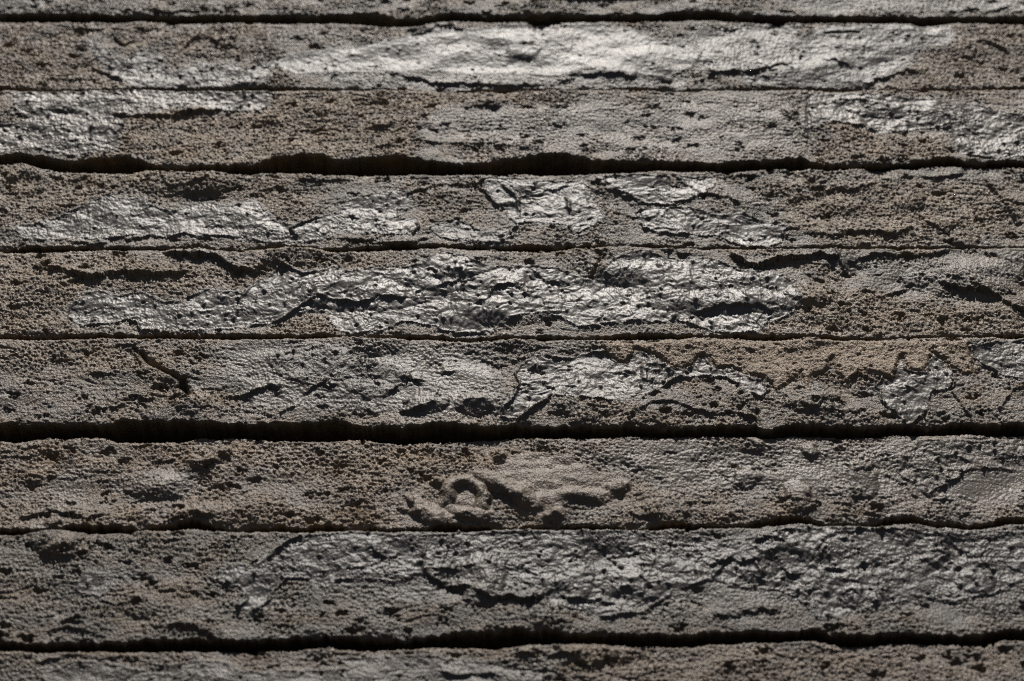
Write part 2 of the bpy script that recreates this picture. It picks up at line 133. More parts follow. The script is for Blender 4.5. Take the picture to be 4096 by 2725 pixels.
LEDGES = [  # course, height, reach above, reach below, line
    (4, 3, 4, 5, "-199,39.9 -188.8,38.2 -178.5,34.9 -174.5,33.2 -166.8,35.7 -157.7,36.5 -148.3,35.7 -136,36.5"),
    (4, 3.5, 5, 5, "-144.7,47.5 -134,46.6 -124.5,45.8 -119.8,41.6 -114.4,37.4 -108.2,36.5 -103.3,37.4"),
    (4, 3.5, 4, 5, "92.9,45.8 98.8,41.6 102.4,39.9 107.6,42.4 114,44.9 122.8,44.9 129.2,47.5 135.8,44.9"),
    (4, 2.2, 3, 3, "147,44.9 152.3,47.5 161.6,46.6 174.1,46.6 183.8,49.2"),
    (4, 3.2, 6, 5, "179.2,29.9 183.7,27.4 195.8,25.7 198.6,24.1 209.8,15.1"),
    (4, 2.2, 4, 4, "152.6,24.1 157.7,25.7 163,28.2"),
    (4, 2, 4, 4, "124.3,35.7 129,32.4 132.3,29"),
    (4, 2, 4, 4, "76.1,14.3 84.8,17.2 92.1,18 100.6,17.6 105.3,15.1"),
    (4, 2, 5, 4, "-71.8,20 -62.6,19.2 -53.6,22.5 -44.3,21.6"),
    (4, 1.6, 4, 4, "-29.2,29 -23.1,30.7 -13.9,32.4"),
    (4, 1.6, 4, 5, "7.1,39 13.9,32.4 23.7,29.9"),
    (4, 2, 2, 6, "-15,18.4 -10.1,20.8 -7.7,25.7 -1.5,28.6 4.6,26.6"),
    (4, 2.4, 3, 4, "-7.8,49.2 -4.7,50.9 4.7,49.2 12.8,49.2"),
    (4, 2.2, 3, 3, "64.1,50 69.1,50 71.8,47.5 73.8,48.3"),
    (4, 2, 2, 4, "-79.4,22.5 -73.3,21.6 -66.6,19.2"),
    (3, 2.2, 3, 3, "128.1,87.9 134.4,86 147.2,86 157.2,88.8"),
    (3, 1.8, 2, 3, "91.2,93.3 106.8,94.2"),
    (3, 2.2, 3, 4, "81.5,82.4 86.6,82.9 91,81.1 97.1,77.1"),
    (3, 2.2, 4, 4, "126.7,59.5 135.3,57.8 143.8,60.4 153.9,60.4 161.8,58.6 169.2,62.1"),
    (3, 2, 3, 4, "173.5,70.9 177.9,65.6 184.7,60.4 191.3,66.5"),
    (3, 1.8, 3, 3, "177.2,94.2 186.8,93.3 196.9,96"),
    (3, 2, 2, 3, "-170.7,56.1 -161.9,56.1 -151.6,58.6"),
    (3, 2, 2, 3, "-187.5,54.3 -178.6,53.5 -170.5,53.9"),
    (3, 2.2, 3, 4, "-73.8,56.1 -62.4,54.3 -48.6,52.6 -36.2,56.9"),
    (3, 1.6, 2, 3, "-153.8,94.2 -147.7,86 -138.2,87.9 -130.9,91.5"),
    (3, 1.6, 2, 3, "-92.2,92.4 -85.7,91 -70.4,91.9"),
    (3, 2, 1.2, 3, "-44.6,82.9 -39.5,85.6 -30.6,88.8 -17.7,89.2 -10.7,92.6"),
    (3, 1.3, 1, 2, "-33.2,64.7 -30.1,67.4 -23.8,68.2 -18.7,65.6 -15.5,61.7 -12.9,57.8"),
    (3, 1.6, 1, 2.5, "3.5,80.7 11.2,82.9 17.7,85.6 24.8,87.9"),
    (3, 1.3, 1, 2, "36.3,85.3 46.5,84.7 55.9,78.4 65.4,76.2 75.4,76.9"),
    (3, 1, 1, 2, "-26.1,55.6 -18.5,56.1 -14.1,53.6 -6,53.9 0.3,53.9"),
    (3, 1.6, 2, 3, "43.6,72.6 49.9,70.4 53.6,69.1"),
    (1, 2.2, 3, 4, "-185.9,187.5 -180.3,181.2 -174.6,185.4"),
    (1, 2.4, 3, 3, "-151.1,178.6 -147.6,184.5 -141.4,184.5 -136.9,180.7 -130.4,177.6"),
    (1, 2.4, 2, 3, "-175.5,192.7 -169.7,190.6 -164.3,191.7"),
    (1, 2, 2, 3, "-202.5,192.2 -197.6,191.7 -192,191.1"),
    (1, 2, 3, 4, "-190.3,163.3 -183.6,158.8 -177.6,154.3"),
    (1, 1.8, 4, 4, "-211.3,158.3 -202.8,155.8 -195.5,156.8"),
    (1, 2.2, 3, 4, "216.5,182.3 223.2,181.2 228.4,175"),
    (1, 1.6, 3, 3, "206.4,169.9 215.2,174"),
    (1, 2.4, 5, 4, "89.6,159.8 101.2,160.8 112.7,160.8 120.6,165.8 126.2,166.9"),
    (1, 1.6, 3, 4, "144.1,168.9 149.6,168.9 155.8,163.3"),
    (1, 1.8, 4, 4, "161.5,153.8 168.6,156.8 180.2,162.8 186.1,160.8"),
    (1, 2, 5, 4, "-49.1,157.8 -32.1,153.8 -5.1,152.3 15.2,152.8"),
    (1, 1.6, 3, 3, "21.9,153.8 32.2,159.8 45.8,159.8 55.9,157.8"),
    (1, 1.8, 1.5, 2, "-46.7,188 -42.6,189.6 -40.5,189"),
    (1, 2, 1.5, 2, "-38.5,190.1 -34.4,193.8 -28.8,193.2 -22.5,190.1"),
    (2, 2.6, 4, 4, "-177.2,130.7 -165.8,129.8 -151.9,129.8 -144.2,132.7 -131.1,134.1"),
    (2, 1.8, 3, 4, "-61.8,124 -57.8,123.6 -52,125.5"),
    (2, 1.8, 3, 4, "-59.3,111.3 -52.1,112.7"),
    (2, 1.4, 2, 3, "-21.7,136.1 -15,137 -9,138.5"),
    (2, 1.4, 4, 4, "-40.4,114.6 -31.1,112.7 -18,112.2 -4.9,112.2 8.2,109.4"),
    (2, 1.8, 4, 4, "140.3,124.5 145,125.9 156.7,123.6"),
    (2, 1.4, 3, 3, "108.5,133.2 115.4,135.6"),
    (5, 2, 2, 3, "-162.7,-35.9 -158,-36.5 -153.4,-35.9"),
    (5, 1.6, 1.5, 2.5, "-187.2,-40.2 -183.2,-39.7 -179,-40.2"),
    (5, 1.6, 3, 4, "-149.5,-30 -145.8,-31.5 -142.2,-32.2 -139,-29.2"),
    (5, 2.6, 3, 5, "-112.5,-30 -105.5,-29.6 -99.9,-26.6 -92.3,-25.4"),
    (5, 2.2, 3, 4, "-82.1,-28.5 -76.5,-24.7 -70.5,-25.4"),
    (5, 1.6, 2, 3, "-159.9,-3.9 -155.7,-3.7 -151.6,-3.2"),
    (5, 1.8, 3, 3, "-168.6,-19 -162.6,-19.3 -158,-18.2"),
    (5, 1.8, 3, 3, "-61.1,-10.1 -55.8,-8.9"),
    (5, 1.8, 3, 3, "-28.1,-18.2 -23.4,-17"),
    (5, 2.4, 3, 4, "-48.5,-28.1 -45.1,-25.4 -43.3,-23.9"),
    (5, 2.4, 3, 4, "-45.2,-20.9 -41.1,-21.6 -35.7,-22.8"),
    (5, 2.2, 4, 4, "-42.8,-38.2 -38.2,-37.8 -33.6,-36.7 -31.3,-34.5"),
    (5, 2, 3, 3, "-58.1,-36.7 -53.9,-38.9"),
    (5, 1.6, 1, 2, "2.9,-24.3 5,-24.7 7.7,-24.5"),
    (5, 1.8, 1, 2, "5.6,-16.4 9.2,-14.9 12.7,-18.6"),
    (5, 1.6, 1, 2, "12.1,-23.5 14.4,-25.8 16.7,-27.3"),
    (5, 2.2, 4, 4, "113.9,-35.9 119.6,-37.4 122.6,-33"),
    (5, 1.5, 3, 3, "124.2,-38.2 128.7,-38.9 133.5,-38.2 137.6,-37.4"),
    (5, 2.4, 2, 3, "106.9,-8.5 109.4,-7 112.7,-7.4"),
    (5, 2, 2, 3, "94.5,-7 97.4,-7.8 101.2,-5"),
    (5, 1.8, 2, 3, "134,-22.4 136.8,-19 141.3,-20.9 143.3,-23.9"),
    (5, 2, 3, 2, "45,-41.1 51,-36.7 57,-33 65.7,-34.5 75.2,-38.2 86.8,-38.9 95.3,-41.9"),
    (6, 2.4, 4, 5, "-122.3,-65.4 -119,-64.3 -114.7,-61.4"),
    (6, 2, 3, 4, "-138.9,-60 -133.2,-59.7 -129.7,-60.7"),
    (6, 2, 3, 5, "66.4,-79.7 69.9,-79 76.6,-78.7"),
    (6, 2.2, 4, 3, "-185.5,-87 -173.6,-84.3 -160.1,-88.7 -153.8,-85.7"),
    (6, 2.4, 4, 4, "-128.3,-88.7 -120.2,-86 -113.3,-87.7"),
    (6, 1.8, 3, 4, "43.4,-85.7 48.9,-86.3 53.4,-86"),
    (6, 1.5, 1, 2, "158.6,-76.2 162.4,-73.1 168.5,-69.9 176.2,-64.3"),
    (6, 1.3, 1, 2, "141.6,-67.1 146,-68.5 149.9,-73.5 154.4,-78.3"),
    (7, 2.6, 4, 5, "-31.4,-113.4 -27,-116.9 -23.7,-118.6 -16.6,-118.9"),
    (7, 2.6, 4, 5, "-13.8,-120.8 -7.3,-124.3 0.3,-123.4 4.6,-125.3 12.2,-123.7"),
    (7, 2.2, 2, 3, "-51.6,-102.5 -46.5,-105.8 -43.2,-104.5"),
    (7, 1.8, 2, 3, "-33.9,-104.5 -31.7,-104.2"),
    (7, 2, 2, 3, "23,-124 29.5,-124.7 36.5,-124.7"),
    (7, 1.6, 1, 2, "34.9,-104.8 39.9,-104.5 45.5,-103.5"),
    (7, 1.8, 2, 3, "37.7,-121.5 41.6,-118.9 44.8,-120.2"),
    (7, 1.8, 2, 3, "70.3,-108.8 76.3,-109.1"),
    (7, 2.2, 3, 4, "98.7,-109.8 101.7,-113 106.6,-113"),
    (7, 2, 2, 3, "115.6,-111.1 122.6,-111.7"),
    (7, 1.6, 1.5, 2, "128.2,-110.4 132.3,-108.1 136.4,-110.4"),
    (7, 2, 2, 3, "120.4,-122.1 123.8,-120.5 126.4,-122.1"),
    (7, 2, 3, 3, "76.3,-108.5 80.9,-105.8 84.5,-108.5 90.6,-107.8"),
    (7, 1.8, 4, 4, "69.3,-132.3 80.2,-131 91.1,-128.5 96.5,-129.1"),
    (7, 2, 3, 4, "90.2,-99.2 95.9,-97.5 99.1,-98.5"),
    (7, 1.8, 4, 4, "-166.6,-137.9 -160.5,-136.1 -152.2,-137.9"),
    (7, 2.2, 4, 5, "-125.6,-137.3 -120.5,-134.8 -114.9,-136.7 -109.4,-137.9"),
    (7, 1.2, 1, 2, "-111.1,-115.6 -106.1,-116.6 -100.5,-118.9"),
    (7, 1.2, 1, 2, "-87.8,-121.5 -82.8,-115 -76.3,-115"),
    (7, 1.4, 1.5, 2, "96.7,-94.8 103,-92.8 108.9,-94.5"),
    (7, 1.2, 1.5, 2, "115.8,-98.2 121.6,-95.2 133,-93.1 144,-93.8 160.4,-95.8 171.1,-98.5"),
    (7, 1.2, 1.5, 2, "164.3,-99.2 168.2,-103.2 172.6,-106.5 177.4,-111.1"),
    (8, 1.8, 3, 3, "-167.4,-150.3 -161.4,-147.8 -153,-147.2"),
    (8, 1.8, 3, 3, "-148.6,-148.4 -144.3,-149 -140.3,-147.2"),
    (8, 1.6, 3, 3, "-25,-154.5 -17.1,-155.1 -11.9,-154.5 -4,-155.7"),
    (8, 2, 3, 4, "1.8,-146.6 9.3,-147.2 17.2,-147.8 23.6,-146.6"),
    (0, 1.8, 3, 3, "12.3,211.9 29.9,210.8 58,211.4"),
    (0, 1.8, 3, 3, "125.3,203.3 130.7,201.7"),
    (0, 1.4, 2, 3, "205.4,201.2 216.2,203.3 222.8,201.2 234,205.5"),
    (0, 1.8, 4, 3, "-172.6,203.3 -160.6,202.2 -143.3,203.8 -129.1,202.2"),
]
SMEARS = [  # height, radius, line of each rounded strand of smeared clay
    (2.6, 4, "-39,-80.8 -36.7,-79.4"),
    (2.6, 3.8, "-38.6,-81.3 -33.1,-83.7 -28.4,-86.7 -23.8,-88.6"),
    (2.4, 2.4, "-28.5,-82.7 -24.8,-78.9 -24.1,-73.2 -21.8,-70.3 -16.4,-70.1 -12.4,-73.7 -10.7,-78.9 -11.6,-82.7"),
    (2.2, 2.4, "-23.9,-83.7 -17.7,-85.6 -12.3,-86.7 -7.7,-87.9"),
    (3.4, 3.4, "-14.1,-66.9 -7,-70.8 -0.8,-75.1 5.4,-78.9 9.3,-80.4"),
    (0.9, 7.5, "-7,-66.4 3.1,-69.3 11.7,-74.2 14.7,-79.9 13.9,-86.5"),
    (1.8, 3, "14.7,-79.9 20.2,-76.8 25.6,-76.3 32.6,-76.8 37.3,-75.6"),
    (1.8, 2.2, "35,-73.7 38.9,-73.2 43.2,-72"),
    (2.4, 2.6, "11.5,-88.2 14.6,-87 18.5,-84.8"),
    (2.2, 2.4, "-4.5,-59.8 -5.1,-56.8"),
    (2.2, 1.7, "-29.8,-69.5 -25.7,-71.5"),
    (0.7, 7, "21.2,-65.5 30.4,-69.3 36.6,-71.3"),
]
RIDGES = [  # course, height, half width, line
    (3, 1, 0.5, "-15.8,88.8 -11.2,84.2 -8,78.9 -5.4,76.2"),
    (3, 1, 0.6, "-4.8,89.7 -1,85.1 2.6,80.7 2.5,76.2 3.8,71.8"),
    (3, 1, 0.6, "23.4,81.5 24.2,77.1 24.5,71.8"),
    (3, 0.9, 0.5, "2.8,64.7 -0.3,61.2 -0.6,58.6"),
    (3, 1.2, 0.9, "204.9,93.3 208.4,86.9 210.8,81.5 213.5,74.4 215,68.2"),
    (3, 0.9, 0.5, "-94.5,62.1 -89.7,65.6 -82.4,69.6"),
    (3, 0.9, 0.5, "-94.5,62.1 -91.1,57.8"),
    (3, 0.8, 0.4, "-191.2,71.8 -187.6,73.1 -182.6,78.4"),
    (3, 0.9, 0.5, "-42.5,58.6 -39.5,63 -40.2,66.5"),
    (4, 1.2, 0.6, "-97.9,8.7 -92.2,12.7 -85.9,19.2 -80,22.5"),
    (4, 1.2, 0.7, "-97.4,41.6 -92.2,39 -87.1,35.7 -80.4,37.4"),
    (4, 1.2, 0.7, "135.8,50.9 137.2,45.8 138.9,39 141.7,35.7"),
    (4, 0.9, 0.5, "-157,11.1 -153.1,9.5 -150.7,4.7 -142.9,5.1"),
    (5, 1.1, 0.5, "-4.4,-38.2 0.3,-32.2 2.1,-26.9 2.9,-23.9"),
    (5, 1.1, 0.5, "1.4,-43.3 7.3,-37.4 12.6,-33 16.1,-29.2"),
    (5, 0.8, 0.4, "11.6,-7.8 16.4,-10.5 22.3,-10.9"),
    (5, 0.9, 0.5, "59.8,-25.4 64.1,-21.6 69.9,-19.3"),
    (5, 1, 0.5, "173.5,-26.9 176.2,-33 177.8,-38.2 179.7,-40.8"),
    (5, 1, 0.5, "154.1,-45.5 158.7,-41.1 162.8,-36.7"),
    (5, 1, 0.5, "190.7,-37.4 194.6,-31.5 198.2,-26.9 203.1,-25.1"),
    (5, 0.8, 0.5, "-153.1,-5.4 -150.1,-10.1 -147.9,-14"),
    (5, 1.4, 1.2, "-134.3,-34.5 -133.5,-30.7 -130.2,-28.8 -128.1,-32.2"),
    (5, 0.8, 0.5, "-91.3,-38.9 -85.2,-35.2"),
    (7, 1, 0.6, "-90.5,-107.1 -88.1,-102.5 -82.4,-97.8 -77.6,-95.8"),
    (7, 1, 0.6, "-97.5,-122.1 -96.7,-124.7 -99.6,-128.5"),
    (7, 0.9, 0.6, "-94.2,-129.1 -89.1,-125.3 -87.7,-122.1"),
    (7, 0.9, 0.6, "30.9,-131.7 39,-130.7 47.1,-129.8 51.6,-125.9 56,-123.4"),
    (7, 0.9, 0.6, "73.1,-115.6 76.7,-110.4 79.2,-106.5 82.1,-104.5"),
    (7, 0.9, 0.6, "89.5,-107.8 91.5,-111.1 91.1,-115.6"),
    (7, 0.9, 0.6, "113.9,-105.8 116.1,-100.5"),
    (5, -3, 0.9, "-150,-6.2 -145.7,-12.4 -139.2,-17 -131.7,-20.9"),
    (5, -3.5, 1.2, "-131.5,-20.1 -129.8,-26.9 -126.5,-30.7"),
    (2, -0.6, 0.8, "134,145.9 132.6,134.1 132,120.7 130,107.5"),
    (5, -1.2, 0.7, "96.3,-36.7 95.9,-45.5"),
    (4, -1.5, 1, "39,47.5 35.6,39 33,32.4"),
    (1, -1, 0.6, "144.7,188.3 162.7,188.3"),
]
BUMPS = [  # course, u, v, radius u, radius v, height
    (1,-180,184.3,8.7,5.7,-4), (1,14.9,194.3,6.5,4.8,-4), (1,194.2,193.2,6.5,5.3,-3.5), (1,124.9,195,3.2,2.7,-2.5), (1,-44.7,189.3,5.8,2.7,-3),
    (1,5.1,177.1,6.5,5.7,1.5), (1,7.2,177.6,3.2,3.4,-1.5), (2,-8.4,138.8,3.2,3,2.5), (2,21.4,138.2,2.9,2.7,2), (2,124.2,133.2,2.9,4.6,2.5),
    (2,167.2,133.6,18.8,8.6,-2.2), (2,166,135.1,11.6,4.2,2), (2,162.2,120.2,3.6,4.8,-2), (2,194.2,125,2,1.9,2), (2,-107.5,122.6,4.3,4.9,-3),
    (2,-200,132.2,5.8,3.4,-1.6), (3,-210.5,93.3,8.7,9.5,3), (3,-210.7,90.6,5.8,4.2,-3), (3,-188,89.2,7.2,3,-2.5), (3,-142.5,91.5,20.3,7.6,2.5),
    (3,-131.9,88.8,7.2,7.6,2), (3,98.8,62.1,9.4,9.1,-2.5), (3,83.6,65.6,8.7,6.7,-2.2), (3,108.7,56.1,7.2,5.3,-2.2), (3,170.8,79.8,6.5,5.3,1.8),
    (3,143,76.2,7.2,4.8,1.8), (3,125.4,79.3,3.5,2.7,-2), (3,191.7,56.1,5.1,3.8,2), (3,123.6,94.2,4.3,4.2,-3), (3,160.1,96.5,5.1,3.8,-3),
    (3,41.3,80.7,8,4.9,-2.5), (3,0.9,75.3,5.1,2.7,-2), (3,57.6,72.6,4.3,3.8,1.5), (4,-112.7,45.8,17.4,9.5,1.5), (4,-90.4,47.5,10.1,5.7,3),
    (4,-99.6,37.4,5.1,5.3,-3.5), (4,-73.2,20.8,10.1,6.7,-3), (4,-79.4,21.6,2.6,4.2,3), (4,-24.6,44.1,15.9,9.5,2.5), (4,-59.9,27.4,24.6,9.5,3),
    (4,-20.1,34.9,23.2,7.6,2.5), (4,-1.5,21.6,18.8,11.4,3), (4,64.4,32.4,8.7,8.6,2), (4,48.1,41.6,14.5,9.5,2.5), (4,-14.1,49.2,8.7,3.4,-2.5),
    (4,123.9,24.9,8.7,5.3,2.5), (4,189.6,34,20.3,9.5,2.5), (4,143.7,37.4,5.8,4.2,-2.5), (4,134,33.2,8.7,7.6,-2), (4,161.7,28.2,8.7,5.7,-2),
    (4,88,20.4,31.9,4.9,2.5), (5,1.5,-4.6,7.2,5.7,2), (5,0.9,-7,6.5,3,-3), (5,57.1,-19,4.3,3.8,-3), (5,56.9,-17.4,5.1,5.3,3),
    (5,-14.9,-34.5,5.8,4.2,2.5), (5,-14.3,-38.9,5.8,4.6,-3), (5,-57.6,-9.3,6.5,3,-2.5), (5,-33.6,-33.7,7.2,4.6,3), (5,45.2,-19.7,3.5,2.7,-2.5),
    (5,19.6,-35.2,5.2,3.4,2), (5,27,-40.8,4.1,4.6,2), (5,118.4,-31.1,10.1,6.8,2.8), (5,131.4,-35.9,15.9,5.7,1.5), (5,193.3,-20.9,8.7,7.6,-2.2),
    (5,109.9,-8.2,6.5,4.2,-2), (5,116.3,-3.9,7.2,3.8,2.5), (5,123.1,-1.5,5.1,3,2), (5,-125.7,-33,5.8,5.7,2.5), (5,-128.1,-38.2,13,7.6,2),
    (5,-181.9,-12.8,5.1,3.4,-2.5), (5,-109.5,-30.7,5.8,5.7,-2), (5,-137.1,-25.4,4.3,3.8,-2.5), (6,-119.7,-57.9,7.2,4.2,2.5), (6,-110.7,-55.7,2,2.3,2.5),
    (6,-120.9,-62.9,7.2,5.7,2), (6,-135.3,-71.7,10.1,5.7,2.5), (6,84.2,-60,11.6,8.6,-1.2), (6,185.2,-56.1,6.1,6.1,-1.2), (6,133.7,-69.9,5.1,6.8,2.5),
    (6,134.2,-62.5,4.3,3,2.5), (6,115.7,-56.1,2.6,3.4,2), (6,89.8,-67.8,4.1,4.2,2), (6,108.5,-74.8,4.1,4.6,2.2), (6,126.1,-76.9,4.1,4.2,2.2),
    (6,109.2,-79.7,5.8,4.6,2.5), (6,93.3,-52.8,3.8,3,2), (6,59.2,-81.8,7.2,5.7,2.5), (6,-124.1,-86.3,17.4,5.7,3), (6,-164.5,-89.1,8.7,6.7,2.5),
    (7,-169.6,-96.5,8.7,6.8,3.5), (7,-165.6,-100.5,8.7,5.3,3), (7,-174.2,-141,2.9,1.9,-2.5), (7,-134.9,-126.6,5.8,4.6,2), (7,-11.2,-115.6,7.2,9.5,3),
    (7,-19.3,-116.9,8.7,5.7,-3), (7,-42.6,-105.8,8.7,6.5,-2.5), (7,28.6,-114.3,10.1,8.6,-2), (7,22.6,-115,5.8,7.6,2.5), (7,39.8,-106.5,13,6.5,-2.2),
    (7,4,-131,8.7,9.5,2.5), (7,14.2,-132.3,5.8,6.5,2.5), (7,103,-110.4,8.7,6.5,-2.5), (7,123.6,-122.7,7.2,6.8,-2), (7,132.5,-111.1,10.1,6.8,-2),
    (7,128.4,-118.2,7.2,9.5,2), (7,156.6,-103.2,5.2,4.9,2), (7,180,-111.7,7.2,3.8,-1.5), (7,72.9,-102.5,8.7,7.6,-1.6), (7,95.9,-97.8,5.8,5.7,2),
    (7,105.5,-101.2,4.3,2.3,1.6), (7,170.1,-116.3,5.8,4.9,2.4), (8,14.6,-147.8,18.8,4.9,2.5), (8,30.5,-146.6,11.6,3.8,2.5),
]


def pts(s):
    return np.array([[float(a) for a in t.split(',')] for t in s.split()])


# ---------------------------------------------------------------- noise
def hashf(ix, iy, seed):
    h = (ix.astype(np.int64) * 374761393 + iy.astype(np.int64) * 668265263 + seed * 974711) & 0xffffffff
    h = ((h ^ (h >> 13)) * 1274126177) & 0xffffffff
    h = ((h ^ (h >> 16)) * 2246822519) & 0xffffffff
    return ((h ^ (h >> 13)) & 0xffffff) / float(0xffffff)


def noise(x, y, seed=0):
    """gradient noise, about -1..1"""
    ix, iy = np.floor(x), np.floor(y)
    fx, fy = x - ix, y - iy
    sx, sy = fx * fx * fx * (fx * (fx * 6 - 15) + 10), fy * fy * fy * (fy * (fy * 6 - 15) + 10)

    def g(a, b):
        t = hashf(ix + a, iy + b, seed) * 6.28318
        return np.cos(t) * (fx - a) + np.sin(t) * (fy - b)
    n0 = g(0, 0) + sx * (g(1, 0) - g(0, 0))
    n1 = g(0, 1) + sx * (g(1, 1) - g(0, 1))
    return 1.5 * (n0 + sy * (n1 - n0))


def fbm(x, y, seed, octaves=3, gain=.5):
    s, a = 0, 1
    for k in range(octaves):
        s = s + a * noise(x * 2 ** k + 17.3 * k, y * 2 ** k - 9.1 * k, seed + k)
        a *= gain
    return s


def cells(x, y, seed):
    """distance to the nearest scattered point and that point's random value"""
    ix, iy = np.floor(x), np.floor(y)
    best = np.full(x.shape, 9.0)
    rid = np.zeros(x.shape)
    for a in (-1, 0, 1):
        for b in (-1, 0, 1):
            cx, cy = ix + a, iy + b
            d = (cx + hashf(cx, cy, seed) - x) ** 2 + (cy + hashf(cx, cy, seed + 1) - y) ** 2
            m = d < best
            best = np.where(m, d, best)
            rid = np.where(m, hashf(cx, cy, seed + 2), rid)
    return np.sqrt(best), rid


def domes(x, y, seed, r=.62):
    d, k = cells(x, y, seed)
    q = d / (r * (.55 + .45 * k))
    return np.sqrt(np.clip(1 - q * q, 0, 1)) * (.45 + .55 * k)


def step(a, b, x):
    t = np.clip((x - a) / (b - a), 0, 1)
    return t * t * (3 - 2 * t)


def seg_dist(x, y, line):
    best = np.full(x.shape, 1e9)
    along = np.zeros(x.shape)
    tot = 0
    for (ax, ay), (bx, by) in zip(line[:-1], line[1:]):
        dx, dy = bx - ax, by - ay
        ll = dx * dx + dy * dy + 1e-9
        t = np.clip(((x - ax) * dx + (y - ay) * dy) / ll, 0, 1)
        d = (x - ax - t * dx) ** 2 + (y - ay - t * dy) ** 2
        m = d < best
        best = np.where(m, d, best)
        along = np.where(m, tot + t * math.sqrt(ll), along)
        tot += math.sqrt(ll)
    return np.sqrt(best), along / tot


def poly_sd(x, y, poly):
    """signed distance to a closed outline, negative inside"""
    d, _ = seg_dist(x, y, np.vstack([poly, poly[:1]]))
    inside = np.zeros(x.shape, bool)
    for (ax, ay), (bx, by) in zip(poly, np.roll(poly, -1, axis=0)):
        c = (ay > y) != (by > y)
        inside ^= c & (x < (bx - ax) * (y - ay) / (by - ay + 1e-12) + ax)
    return np.where(inside, -d, d)


